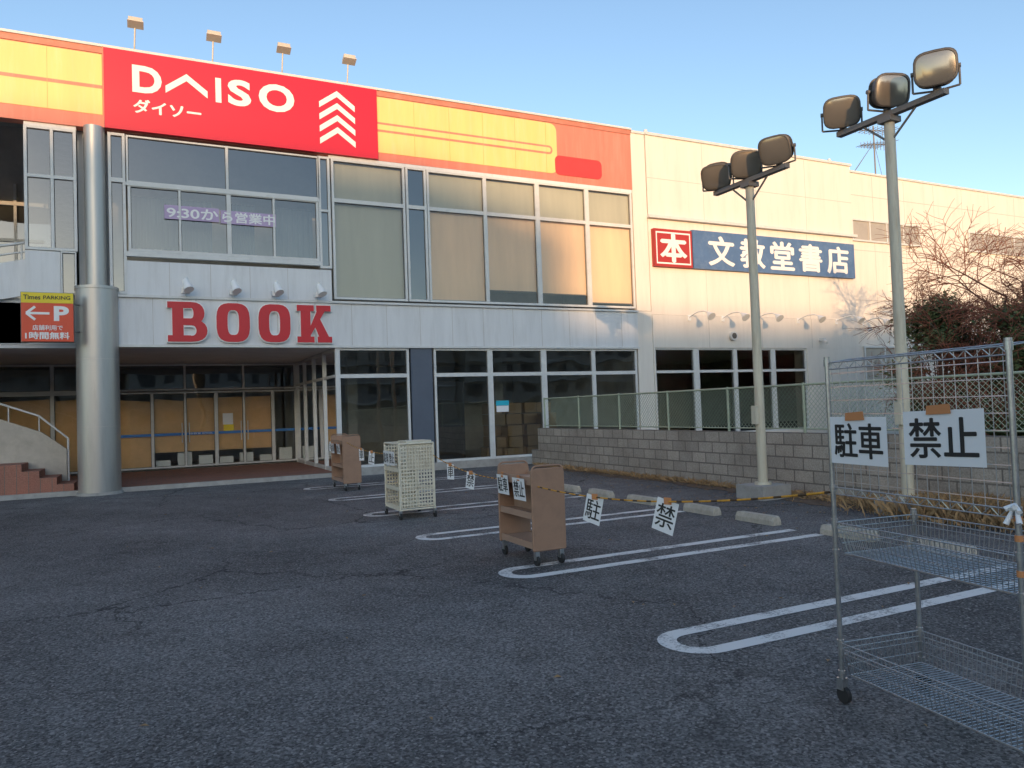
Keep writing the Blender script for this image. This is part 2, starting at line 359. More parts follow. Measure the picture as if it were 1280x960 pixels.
# right block
CW.box(15.35,24.6,0,.6,7.56,10.12);CW.box(15.35,24.6,.03,.6,4.4,7.46);CW.box(15.35,24.6,0,.6,3.34,4.39)
S.p("ledge",M_frame).box(15.3,24.7,-.12,.2,7.463,7.555)
S.p("fascia_coping",M_frame).box(15.335,24.65,-.05,.66,10.125,10.21)
CW.box(21.99,24.6,0,.6,0,3.338);CW.box(15.35,15.40,0,.6,0,3.338);CW.box(15.40,21.99,0,.6,0,.5)
se=S.p("cladding_joints",M_seam)
for x in (17.6,19.9,22.25): se.box(x,x+.015,-.004,.0,7.57,10.1);se.box(x,x+.012,.026,.03,4.41,7.45);se.box(x,x+.015,-.004,0,3.35,4.38)
se.box(15.36,24.59,-.005,.0,8.75,8.765)
# wing
CW.box(24.62,45.9,.35,.7,0,10.05);S.p("fascia_coping",M_frame).box(24.66,46.1,.3,.75,10.052,10.13)
for z in (9.2,7.1,5.2): se.box(24.63,45.8,.344,.35,z,z+.02)
for k in range(12): se.box(26.2+k*1.8,26.215+k*1.8,.346,.35,3.5,10.0)
gl=S.p("glass",M_glass);glu=S.p("glass_clear",M_glassu);gld=S.p("glass_tinted",M_glassd);glc=S.p("entrance_glass",M_glassc)
M_wingwin=mat("wing_obscure_glass",(.42,.38,.33),.25)
ww=S.p("wing_obscure_glass",M_wingwin)
for xa,xb,za,zb,n in ((24.95,28.75,7.5,8.22,4),(31.9,36.0,7.5,8.22,4),(39,43,7.5,8.22,4),(25.3,28.6,2.2,3.4,3),(31,35,2.2,3.4,3)):
    ww.box(xa,xb,.32,.349,za,zb)
    f=fr();f.box(xa-.06,xb+.06,.27,.349,zb,zb+.06);f.box(xa-.06,xb+.06,.27,.349,za-.06,za)
    for i in range(n+1):
        xx=xa+(xb-xa)*i/n;f.box(xx-.03,xx+.03,.275,.348,za,zb)
# shop signs
ss=S.p("sign_square",M_sqred);ss.box(15.45,16.95,-.12,.03,5.92,7.12)
sb=S.p("sign_blue_board",M_blue);sb.box(17.0,24.5,-.10,.03,5.92,7.18)
wt=S.p("wing_sign_lettering",M_wtext)
T(wt,"本",15.70,16.70,6.08,6.97,-.1205,.0,heavy=.04)
for a,b,c,d in [(15.52,16.88,6.98,7.03),(15.52,16.88,6.0,6.05)]: wt.box(a,b,-.124,-.12,c,d)
for a,b in ((15.52,15.56),(16.84,16.88)): wt.box(a,b,-.1235,-.12,6.051,6.979)
for i,ch in enumerate("文教堂書店"): T(wt,ch,17.66+i*1.36,17.66+i*1.36+1.06,6.07,7.02,-.1005,.0,heavy=.035)
# ---- BOOK band
W.box(.2,14.755,-.03,.32,3.36,4.44)
fl=S.p("band_ledge",M_frame);fl.box(.18,14.77,-.09,.32,4.442,4.50);fl.box(.18,14.77,-.06,.32,3.30,3.358)
for k in range(1,16):
    x=.2+k*.93;se.box(x,x+.01,-.034,-.03,3.365,4.435)
# ---- BOOK letters
def bookletters(g,off,d0,d1):
    o=(0,0,0);z0=3.42-off;z1=4.36+off;H=z1-z0
    A=lambda pts,e=0: g.poly(pts,o,RX,UZ,NF,d0,d1+e)
    def rect(x0,x1,a,b,e=0): A([(x0,a),(x1,a),(x1,b),(x0,b)],e)
    sf=.15+off
    def ringO(x0,x1,e=0,th=.25):
        za,zb=z0,z1
        x0-=off;x1+=off;th=th+2*off;n=24;out=[];inn=[]
        cx=(x0+x1)/2;cz=(za+zb)/2;a=(x1-x0)/2;b=(zb-za)/2
        for i in range(n):
            t=2*math.pi*i/n+ math.pi/n
            c,s_=math.cos(t),math.sin(t);k=2/3.2
            ex=math.copysign(abs(c)**k,c);ez=math.copysign(abs(s_)**k,s_)
            out.append((cx+a*ex,cz+b*ez));inn.append((cx+(a-th)*ex,cz+(b-min(th,.17+2*off))*ez))
        for i in range(n):
            j=(i+1)%n;A([out[i],out[j],inn[j],inn[i]],e)
    # B
    x=1.44
    rect(x-off,x+.5+off,z0,z0+sf,.001);rect(x-off,x+.5+off,z1-sf,z1,.001);rect(x+.1-off,x+.34+off,z0+.02,z1-.02)
    zm=(z0+z1)/2
    def bowl(za,zb,xr,e):
        n=10;cx=x+.5;ro=(zb-za)/2;cz=(za+zb)/2;a=xr-cx;th=.24+2*off;tz=.14+2*off
        P=[];Q=[]
        for i in range(n+1):
            t=-math.pi/2+math.pi*i/n
            P.append((cx+(a+off)*math.cos(t)**.75 if math.cos(t)>0 else cx,cz+ro*math.sin(t)));Q.append((cx-.001+max(.0,(a+off-th))*max(0,math.cos(t))**.75,cz+(ro-tz)*math.sin(t)))
        for i in range(n): A([P[i],P[i+1],Q[i+1],Q[i]],e)
        rect(x+.3,cx+.01,za,za+tz,e+.001);rect(x+.3,cx+.01,zb-tz,zb,e+.001)
    bowl(z0,zm+.06,x+.86,.002);bowl(zm-.06,z1,x+.80,.004)
    ringO(2.50,3.26);ringO(3.46,4.22)
    # K
    x=4.38
    rect(x-off,x+.42+off,z0,z0+sf,.001);rect(x-off,x+.42+off,z1-sf,z1,.001);rect(x+.09-off,x+.33+off,z0+.02,z1-.02)
    rect(x+.5-off,x+.86+off,z0,z0+sf,.001);rect(x+.48-off,x+.84+off,z1-sf,z1,.001)
    A([(x+.30,zm-.12-off),(x+.32,zm-.3-off),(x+.76+off,z1-.03),(x+.54-off,z1-.03)][::1],.003)
    A([(x+.40-off,zm+.03),(x+.52+off,zm+.22+off),(x+.84+off,z0+.03),(x+.58-off,z0+.03)][::-1],.005)
bookletters(S.p("book_letters_return",M_wtext),.022,.032,.13)
bookletters(S.p("book_letters_face",M_bred),0,.1355,.145)
# spot lamps above BOOK
lp=S.p("sign_spot_lamps",M_wtext)
for x in (1.85,2.9,3.88,4.92):
    lp.cyl((x,-.02,4.50),(x,-.08,4.62),.02);lp.cyl((x,-.08,4.6),(x,-.34,4.70),.016)
    lp.cyl((x-.02,-.30,4.84),(x+.05,-.44,4.60),.07,.115,12);lp.box(x-.1,x+.08,-.28,-.1,4.55,4.68);lp.cyl((x,-.28,4.76),(x,-.3,4.92),.055,.035,8)
# ---- upper windows
def panes(xs,zs,y,glassg,frame=None,d=.05,blind=None,by=.22,edge=.06):
    f=frame or fr();X0=xs[0][0];X1=xs[-1][1];Z0=min(a for a,b in zs);Z1=max(b for a,b in zs)
    ed=edge
    f.box(X0-ed,X0,y-d,y+d,Z0-ed,Z1+ed);f.box(X1,X1+ed,y-d,y+d,Z0-ed,Z1+ed)
    for i in range(len(xs)-1): f.box(xs[i][1],xs[i+1][0],y-d-.004,y+d,Z0-ed,Z1+ed)
    zz=sorted(zs)
    gk=M_dark
    for (a,b) in xs:
        f.box(a,b,y-d+.003,y+d-.003,Z1,Z1+ed);f.box(a,b,y-d+.003,y+d-.003,Z0-ed,Z0)
        for i in range(len(zz)-1): f.box(a,b,y-d+.003,y+d-.003,zz[i][1],zz[i+1][0])
        for (c,e) in zz:
            glassg.add([(a,y+.01,c),(b,y+.01,c),(b,y+.01,e),(a,y+.01,e)],[(0,1,2,3)])
            q=S.p("window_gaskets",gk);w_=.012
            q.box(a,a+w_,y,y+.02,c,e);q.box(b-w_,b,y,y+.02,c,e);q.box(a+w_,b-w_,y,y+.02,c,c+w_);q.box(a+w_,b-w_,y,y+.02,e-w_,e)
        if blind:
            for (c,e) in zz: blind.add([(a,y+by,c),(b,y+by,c),(b,y+by,e),(a,y+by,e)],[(0,1,2,3)])
panes([(.33,.56)],[(4.58,7.1),(7.2,8.18)],.03,gld)
panes([(.68,2.80),(2.86,5.0)],[(7.16,8.18)],.03,gld,edge=.04)
panes([(.72,1.73),(1.78,2.80),(2.90,3.88),(3.93,4.95)],[(5.58,7.02)],.03,gl)
fr().box(.60,5.03,-.04,.12,7.04,7.115);fr().box(.60,5.03,-.03,.1,5.40,5.515)
panes([(5.08,5.26)],[(5.4,6.8),(6.86,8.18)],.03,gld)
W.box(.60,5.30,-.0,.3,4.505,5.30);
for x in (1.5,2.4,3.3,4.2): se.box(x,x+.01,-.004,0,4.51,5.29)
W.box(5.04,5.32,.1,.3,4.52,8.28)
cur=S.p("office_curtains",mat("pale_curtain",(.24,.25,.25),.85,var=.1,scale=2))
for a,b in ((.72,1.6),(1.6,2.5),(2.9,3.5),(4.0,4.95)):
    n=14
    for i in range(n):
        xa=a+(b-a)*i/n;xb=a+(b-a)*(i+1)/n;ya=.5+(.04 if i%2 else 0);yb=.5+(0 if i%2 else .04)
        cur.add([(xa,ya,5.5),(xb,yb,5.5),(xb,yb,6.95),(xa,ya,6.95)],[(0,1,2,3)])
lv=S.p("opening_hours_board",M_lav);lv.box(1.42,2.62,-.02,-.012,6.33,6.66);lv.box(2.66,3.95,-.02,-.012,6.31,6.63)
T(S.p("opening_hours_text",M_wtext),"9:30か",1.48,2.60,6.37,6.62,-.0205,.0,heavy=.008);T(S.p("opening_hours_text",M_wtext),"ら営業中",2.70,3.92,6.35,6.60,-.0205,.0,heavy=.008)
bl=S.p("cream_blinds",M_blind);b2=S.p("grey_blinds",M_blind2)
panes([(5.42,7.27)],[(4.62,7.08),(7.18,8.16)],.03,glu,blind=b2,by=.12)
panes([(7.42,7.88)],[(4.62,7.08),(7.18,8.16)],.03,gld)
S.p("navy_infill",M_navy).box(7.40,7.92,.08,.12,4.6,8.2)
xsU=[(8.02,9.64),(9.74,11.30),(11.44,13.0),(13.14,14.66)]
panes(xsU,[(4.62,7.08),(7.18,8.14)],.03,glu)
for i,(a,b) in enumerate(xsU):
    zb=[4.62,4.95,4.92,4.7][i]
    bl.add([(a-.03,.13,zb),(b+.03,.13,zb),(b+.03,.13,7.1),(a-.03,.13,7.1)],[(0,1,2,3)]);b2.add([(a-.03,.13,7.15),(b+.03,.13,7.15),(b+.03,.13,8.14),(a-.03,.13,8.14)],[(0,1,2,3)])
    S.p("blind_bars",M_dark).box(a,b,.115,.128,zb,zb+.03)
W.box(5.3,14.755,.0,.3,8.205,8.295)
# left stair-hall window + panels
panes([(-1.30,-.86),(-.80,-.42)],[(5.5,7.05),(7.12,8.14)],.03,gld)
panes([(-.66,-.42)],[(4.5,5.40)],.03,gld,edge=.03)
W.box(-1.36,-.70,.0,.25,4.42,5.42);W.box(-1.36,-.36,.05,.25,8.2,8.295)
W.box(-.36,.26,.35,.45,4.4,8.29)
# upper left balcony
W.box(-14,-1.37,.3,.4,3.4,4.3)
cc=S.p("stair_parapet",M_sconc)
f=fr()
for k in range(8):
    x=-2.2-k*.95;f.box(x,x+.07,4.9,4.98,4.4,8.2);gld.add([(x+.07,4.94,4.9),(x+.95,4.94,4.9),(x+.95,4.94,7.6),(x+.07,4.94,7.6)],[(0,1,2,3)])
f.box(-13,-1.5,4.88,4.98,7.6,7.7);f.box(-13,-1.5,4.88,4.98,4.8,4.9);f.box(-13,-1.5,4.88,4.98,6.6,6.68)
# external stair: upper flight
W.poly([(-6.5,3.3),(-1.38,4.45),(-1.38,5.25),(-6.5,4.1)],(0,.28,0),RX,UZ,NF,0,.1)
rl=S.p("stair_rail",M_frame)
rl.path([(-6.5,.22,4.5),(-1.4,.22,5.62)],.03);rl.path([(-6.5,.22,4.3),(-1.4,.22,5.42)],.02)
for k in range(10): rl.cyl((-6.4+k*.55,.22,4.08+.121*k),(-6.4+k*.55,.22,4.52+.121*k),.018)
# column
co=S.p("entrance_column",M_steel)
co.cyl((.0,-.02,4.6),(.0,-.02,8.3),.215,.215,32);co.cyl((0,-.02,0),(0,-.02,4.58),.43,.43,40)
co.cyl((0,-.02,4.575),(0,-.02,4.64),.445,.445,40)
for z in (1.5,3.0): S.p("column_joint",M_seam).cyl((0,-.02,z),(0,-.02,z+.015),.432,.432,40)
S.p("column_foot",M_conc).cyl((0,-.02,0),(0,-.02,.06),.47,.46,40)
# ---- ground floor right glazing
xsG=[(5.46,7.25),(8.08,9.62),(9.77,11.33),(11.5,13.06),(13.18,14.64)]
panes([xsG[0]],[(.26,2.52),(2.62,3.24)],.06,gl);panes(xsG[1:],[(.26,2.52),(2.62,3.24)],.06,gl)
S.p("navy_infill",M_navy).box(7.36,7.96,.0,.2,.2,3.30)
S.p("plinth",M_conc).box(5.36,14.76,-.12,.3,-.02,.2)
panes([(15.46,16.96),(17.18,18.64),(18.8,20.33),(20.52,21.93)],[(.56,2.54),(2.62,3.28)],.1,gl)
# ground floor interior
ic=S.p("stock_boxes",M_cardb)
for k in range(34):
    x=random.uniform(10.3,12.2);y=random.uniform(.8,2.0);n=random.randint(1,5)
    for j in range(n):
        w=random.uniform(.2,.26);a=random.uniform(-.03,.03);ic.box(x+a-w,x+w+a,y-w,y+w,.12+j*.33,.43+j*.33)
S.p("dark_curtain",M_intd).box(8.1,9.0,.35,.4,.12,2.4)
st.box(6.6,6.9,4,4.3,.12,3.38);st.box(12.1,12.4,5,5.3,.12,3.38)
S.p("interior_shelf",M_int).box(7,13,6.5,7,.12,1.7)
S.p("notice",M_cyan).box(9.85,10.25,.045,.055,1.68,1.82);S.p("notice_white",M_paper).box(9.86,10.24,.045,.055,1.5,1.675)
# ---- entrance return (X=5.35), glazed
f=fr();f.box(5.34,5.42,.0,.1,.1,3.3)
for k in range(5):
    y=.1+k*1.42
    if k: f.box(5.32,5.40,y-.04,y+.04,.1,3.3)
f.box(5.335,5.395,.1,5.78,2.55,2.62);f.box(5.335,5.395,.1,5.78,.1,.2);f.box(5.335,5.395,.1,5.78,3.22,3.3)
glc.add([(5.37,.1,.2),(5.37,5.78,.2),(5.37,5.78,2.55),(5.37,.1,2.55)],[(0,1,2,3)]);gld.add([(5.37,.1,2.62),(5.37,5.78,2.62),(5.37,5.78,3.22),(5.37,.1,3.22)],[(0,1,2,3)])
kp=S.p("paper_covering",M_kraft)
kp.add([(5.45,2.4,.2),(5.45,5.7,.2),(5.45,5.7,2.2),(5.45,2.4,2.2)],[(0,1,2,3)])
gp=S.p("green_poster",mat("green_poster",(.2,.35,.2),.6));gp.box(5.40,5.41,1.0,1.9,.5,2.4)
# ---- recess back glazing at Y=5.8
Y=5.8
xd=[(.16,1.08),(1.16,2.0),(2.06,2.86),(2.96,3.70),(3.76,4.56),(4.66,5.28)]
panes(xd,[(.2,2.40)],Y,glc,edge=.05);panes([(.16,2.0),(2.06,3.70),(3.76,5.28)],[(2.54,3.24)],Y,gld,edge=.05)
xl=[(-7.5,-6.1),(-6.0,-4.6),(-4.5,-2.95),(-2.85,-1.5),(-1.4,.0)]
panes(xl,[(.2,2.40),(2.54,3.24)],Y,glc,edge=.05)
for a,b in xd[:-1]+xl: kp.add([(a-.02,Y+.07,.62 if a>1 else .2),(b+.02,Y+.07,.62 if a>1 else .2),(b+.02,Y+.07,2.25+random.uniform(-.1,.1)),(a-.02,Y+.07,2.25)],[(0,1,2,3)])
bs=S.p("door_stripe",M_bl)
for a,b in xd: bs.box(a,b,Y-.01,Y+.004,1.12,1.2)
T(S.p("door_text",M_wtext),"文教堂 BOOK",2.15,2.8,1.13,1.19,Y-.011,.0)
S.p("notice_white",M_paper).box(3.1,3.4,Y-.01,Y+.004,1.4,1.75);S.p("notice_yellow",M_pyel).box(3.12,3.42,Y-.016,Y-.011,1.2,1.4)
f=fr()
for a in (2.03,3.73): f.cyl((a-.1,Y-.1,.9),(a-.1,Y-.1,1.5),.015);f.cyl((a+.1,Y-.1,.9),(a+.1,Y-.1,1.5),.015)
for k in range(7): S.p("lower_boxes",M_wtext).box(1.2+k*.6,1.6+k*.6,Y+.15,Y+.4,.15,.15+random.uniform(.2,.45))
# paving and soffit
S.p("soffit",M_soffit).box(-14,5.3,.32,5.9,3.30,3.379)
pv=S.p("brick_paving",M_brick);pv.box(-3.4,5.35,.15,5.75,-.02,.10)
S.p("paving_kerb",M_conc).box(-3.4,5.36,.03,.149,-.02,.105)
# brick steps by column and lower stair (rises to the left)
for k in range(4): pv.box(-6-k*.01,-.52-k*.33,.2+k*.004,1.3,.1+k*.16,.1+(k+1)*.16)
cc.poly([(-8,.1),(-.75,.1),(-.75,1.0),(-1.25,1.42),(-8,4.2)],(0,1.5,0),RX,UZ,NF,0,.14)
rl.path([(-8,1.42,4.5),(-1.3,1.42,1.80),(-.72,1.42,1.25),(-.72,1.42,.1)],.025)
for k in range(7): rl.cyl((-1.3-k*.6,1.42,1.4+.247*k),(-1.3-k*.6,1.42,1.8+.242*k),.014)
# gooseneck lamps
gn=S.p("gooseneck_lamps",M_wtext)
for x in (16.8,18.2,19.66,21.6,23.5,25.3):
    y0=0 if x<24.6 else .35;z=4.32
    P=[(x,y0-.0,z),(x,y0-.18,z+.07),(x,y0-.45,z+.13),(x,y0-.75,z+.12),(x,y0-.92,z+.04)]
    gn.path(P,.02);gn.cyl((x,y0-.90,z+.06),(x,y0-1.08,z-.10),.03,.14,12,caps=True);gn.box(x-.06,x+.06,y0-.03,y0,z-.1,z+.08)
vt=S.p("wall_vents",M_frame)
vt.cyl((18.57,0,3.74),(18.57,-.12,3.74),.13,.15,16);S.p("vent_core",M_dark).cyl((18.57,-.121,3.74),(18.57,-.125,3.74),.10,.10,16)
vt.box(22.6,22.72,-.2,0,3.6,3.7);vt.cyl((22.66,-.18,3.6),(22.5,-.42,3.5),.05,.05,10)
# roof-edge sign lamps
rl2=S.p("roof_sign_lamps",mat("lamp_housing",(.62,.55,.45),.5))
for x in (.86,2.56,4.2,5.86):
    rl2.cyl((x,.1,10.2),(x,.02,10.35),.018);rl2.cyl((x,.02,10.33),(x+.02,-.02,10.80),.018)
    Mx=Matrix.Translation((x+.03,-.08,10.86))@Matrix.Rotation(math.radians(-22),4,'X')
    rl2.box(-.15,.15,-.12,.12,-.05,.06,Mx);rl2.box(-.17,.17,-.13,.1,-.075,-.052,Mx)
for x in (15.9,24.2): S.p("roof_knob",M_frame).cyl((x-.3,.3,10.2),(x-.3,.3,10.42),.1,.06,10)
S.done()

# tv antenna
A=Grp("tv_antenna",(28.6,2,10));a=A.p("mast_and_elements",M_armd)
a.cyl((28.6,2,10),(28.6,2,12.9),.03)
for z,L in ((12.7,1.1),(12.1,.8)):
    a.cyl((28.6-L,2,z-.12),(28.6+L,2,z+.12),.02)
    for k in range(9):
        x=28.6-L+2*L*k/8;h=.12+.02*k;a.cyl((x,2-h*2,z+.24*(x-28.6)/L*.5),(x,2+h*2,z+.24*(x-28.6)/L*.5),.012,n=5)
        a.cyl((x,2,z-h+.12*(x-28.6)/L),(x,2,z+h+.12*(x-28.6)/L),.012,n=5)
for s in (-1,1): a.cyl((28.6,2,12.2),(28.6+s*1.5,2.6,10.0),.009,n=4)
a.cyl((28.6,2,12.2),(28.2,4,10.0),.009,n=4);A.done()

# ------------------------------------------------------------ parking sign
P=Grp("parking_sign",(-.87,-.5,3.8))
P.p("board",M_pred).box(-1.37,-.42,-.62,-.54,3.36,4.18);P.p("top_band",M_pyel).box(-1.37,-.42,-.625,-.54,4.182,4.40);P.p("frame",M_armd).box(-1.39,-.40,-.539,-.52,3.34,4.42)
T(P.p("black_text",M_black),"Times",-1.33,-1.02,4.25,4.35,-.6255,.02);T(P.p("black_text",M_black),"PARKING",-.97,-.47,4.26,4.34,-.6255,.012)
w_=P.p("white_text",M_wtext)
T(w_,"P",-.78,-.50,3.80,4.12,-.6205,.04);T(w_,"店舗利用で",-1.17,-.62,3.60,3.71,-.6205,.0,heavy=.002);T(w_,"1時間無料",-1.30,-.50,3.41,3.56,-.6205,.0,heavy=.005)
w_.box(-1.25,-.86,-.6245,-.62,3.935,3.985)
stroke(w_,[(-1.12,4.10),(-1.28,3.96),(-1.12,3.82)],.05,(0,-.62,0),RX,UZ,NF,0,.005)
P.p("bracket",M_armd).cyl((-.6,-.53,4.2),(-.1,-.1,4.2),.02);P.p("bracket",M_armd).cyl((-.6,-.53,3.6),(-.1,-.1,3.6),.02)
P.done()

# ------------------------------------------------------------ block wall + fence
B=Grp("block_wall",(10.7,-10,0))
B.p("blocks",M_block).box(10.65,10.80,-26,-.9,-.05,1.025)
B.p("return_blocks",M_block).box(10.65,10.80,-.899,-.5,-.05,.42);B.done()
F=Grp("chain_link_fence",(10.72,-10,1));fp=F.p("posts_and_rails",M_fence);fm=F.p("mesh",M_fence)
y=-1.2;xf=10.725
while y>-26:
    fp.cyl((xf,y,.95),(xf,y,1.85),.024);y-=1.8
fp.cyl((xf,-1.2,1.82),(xf,-25.5,1.82),.019);fp.cyl((xf,-1.2,1.09),(xf,-25.5,1.09),.012)
Hh=.72;y=-1.2
def wire(g,a,b,r): 
    a=Vector(a);b=Vector(b);d=(b-a).normalized();u=d.orthogonal().normalized()*r;w=d.cross(u)
    vs=[a+u,a-u*.5+w*.87,a-u*.5-w*.87,b+u,b-u*.5+w*.87,b-u*.5-w*.87]
    g.add(vs,[(0,1,4,3),(1,2,5,4),(2,0,3,5)])
while y>-25:
    wire(fm,(xf,y,1.09),(xf,y-Hh,1.81),.0042);wire(fm,(xf+.004,y-Hh,1.09),(xf+.004,y,1.81),.0042);y-=.085
F.done()

# ------------------------------------------------------------ floodlight poles
def pole(px,py,H,tilts):
    L=Grp("floodlight_pole",(px,py,0))
    p=L.p("shaft",M_pole);p.cyl((px,py,.2),(px,py,H),.078,.068,16)
    L.p("base_block",M_conc).box(px-.3,px+.3,py-.3,py+.3,-.02,.22);p.cyl((px,py,.21),(px,py,.26),.14,.13,12)
    p.box(px-.14,px-.075,py-.05,py+.05,1.2,1.5)
    arm=L.p("crossarm",M_armd);arm.box(px-.05,px+.05,py-.82,py+.82,H,H+.07);arm.box(px-.11,px+.11,py-.1,py+.1,H-.08,H-.001)
    for s in (-1,1): arm.cyl((px,py,H-.35),(px,py+s*.4,H),.016)
    body=L.p("lamp_bodies",M_lampb);lens=L.p("lamp_lenses",M_lens);br=L.p("lamp_brackets",M_armd)
    for dy,yaw,pit in tilts:
        c=Vector((px-.02,py+dy,H+.34))
        d=Vector((math.cos(math.radians(yaw))*math.cos(math.radians(pit)),math.sin(math.radians(yaw))*math.cos(math.radians(pit)),-math.sin(math.radians(pit))))
        rr=Vector((-math.sin(math.radians(yaw)),math.cos(math.radians(yaw)),0));uu=d.cross(rr);uu=uu if uu.z>0 else -uu
        n=24
        def ring(off,a,b,e):
            out=[]
            for i in range(n):
                t=2*math.pi*i/n;cs,sn=math.cos(t),math.sin(t);k=2/e
                out.append(c+d*off+rr*(a*math.copysign(abs(cs)**k,cs))+uu*(b*math.copysign(abs(sn)**k,sn)))
            return out
        R=[ring(.13,.245,.215,3.6),ring(.17,.25,.22,3.6),ring(.17,.225,.195,3.6)]
        prof=[(.13,.235,.205,3.4),(.05,.225,.195,3.2),(-.05,.18,.165,3),(-.13,.12,.12,2.4),(-.17,.07,.08,2)]
        rs=[R[2],R[1],R[0]]+[ring(*q) for q in prof]
        vs=[v for q in rs for v in q];fs=[]
        for k in range(len(rs)-1): fs+=[(k*n+i,k*n+(i+1)%n,(k+1)*n+(i+1)%n,(k+1)*n+i) for i in range(n)]
        body.add(vs,fs,True);body.add(rs[-1],[tuple(range(n))])
        lr=ring(.158,.23,.2,3.6);lr2=ring(.175,.16,.135,3)
        lens.add(lr+lr2,[(i,(i+1)%n,n+(i+1)%n,n+i) for i in range(n)]+[tuple(range(n,2*n))],True)
        for k in range(5):
            o=-.02-.03*k;q=ring(o,.235-.02*k,.21-.018*k,3);q2=ring(o-.006,.235-.02*k,.21-.018*k,3)
            body.add(q+q2,[(i,(i+1)%n,n+(i+1)%n,n+i) for i in range(n)]+[tuple(range(n)),tuple(range(n,2*n))])
        for s in (-1,1):
            br.path([c+rr*(s*.262)+d*.02,c+rr*(s*.262)+Vector((0,0,-.24)),Vector((px,py+dy,H+.08))],.014)
            br.cyl(c+rr*(s*.235)+d*.02,c+rr*(s*.28)+d*.02,.03)
        br.cyl((px,py+dy,H+.06),(px,py+dy,H+.12),.05)
    L.done()
pole(9.95,-10.0,5.17,((.72,215,28),(.06,235,24),(-.66,205,20)))
pole(10.08,-12.5,5.36,((.74,222,18),(.02,250,10),(-.70,215,8)))

# ------------------------------------------------------------ book carts
def sheet(g,tg,body,c,r,u,w,h,bold=.0,heavy=0):
    """paper sheet, centre c"""
    c=Vector(c);r=Vector(r).normalized();u=Vector(u).normalized();n=r.cross(u);nx=8
    vs=[]
    for j in range(4):
        for i in range(nx+1):
            a=(i/nx-.5)*w;b=(j/3-.5)*h;vs.append(c+r*a+u*b)
    k=nx+1
    g.add(vs,[(j*k+i,j*k+i+1,(j+1)*k+i+1,(j+1)*k+i) for j in range(3) for i in range(nx)],True)
    text(tg,body,c-r*(w*.42)-u*(h*.36)+n*.001,r,u,w*.84,h*.72,bold,ext=.0008,heavy=heavy or w*.006)
def caster(g,x,y,r=.05):
    g.cyl((x-.014,y,r),(x+.014,y,r),r,r,16)
def cart_brown(x0,x1,y0,y1,H,signs):
    C=Grp("book_cart",((x0+x1)/2,(y0+y1)/2,0));b=C.p("end_panels",M_brown);s=C.p("shelves",M_brownL);w=C.p("caster_wheels",M_rubber);k=C.p("caster_forks",M_chrome)
    D=x1-x0
    for y in (y0,y1-.022):
        pts=rrect(0,D,.16,H,.045,(0,0,1,1),8)
        b.poly(pts,(x0,y+.022,0),(1,0,0),UZ,(0,-1,0),0,.022)
        P=[(x0+px,y+.011,pz) for px,pz in pts];P.append(P[0]);b.path(P,.014)
        P=[(x0+px,y+.011,pz) for px,pz in rrect(0,D,H-.1,H+.035,.06,(0,0,1,1),8)];b.path(P,.011)
    for z in (.20,.50):
        s.box(x0+.01,x1-.01,y0+.024,y1-.024,z,z+.02);s.box(x0+.004,x0+.02,y0+.024,y1-.024,z-.03,z+.035);s.box(x1-.02,x1-.004,y0+.024,y1-.024,z-.03,z+.035)
    s.box((x0+x1)/2-.008,(x0+x1)/2+.008,y0+.024,y1-.024,.52,H-.12)
    s.box(x0+.01,x1-.01,y0+.024,y1-.024,H-.13,H-.11);s.box(x0+.003,x0+.015,y0+.024,y1-.024,H-.16,H-.075);s.box(x1-.015,x1-.003,y0+.024,y1-.024,H-.16,H-.075)
    for x in (x0+.04,x1-.04):
        for y in (y0+.03,y1-.03): caster(w,x,y,.052);k.box(x-.025,x+.025,y-.02,y+.02,.06,.165)
    p=C.p("paper_notice",M_paper);tx=C.p("notice_text",M_black)
    for (yy,zz,ww,hh,ch) in signs:
        sheet(p,tx,ch,(x0-.022,yy,zz),(0,-1,0),(-.08,0,1),ww,hh)
        C.p("tape",M_tape).box(x0-.03,x0-.024,yy-.03,yy+.03,zz+hh/2-.03,zz+hh/2+.03)
    C.done()
cart_brown(4.43,4.79,-12.53,-11.72,.97,((-11.88,.78,.28,.21,"駐車"),(-12.27,.76,.28,.23,"禁止")))
cart_brown(4.62,4.98,-3.65,-2.55,1.12,((-2.75,.86,.30,.21,"駐車"),(-3.3,.86,.3,.21,"禁止")))
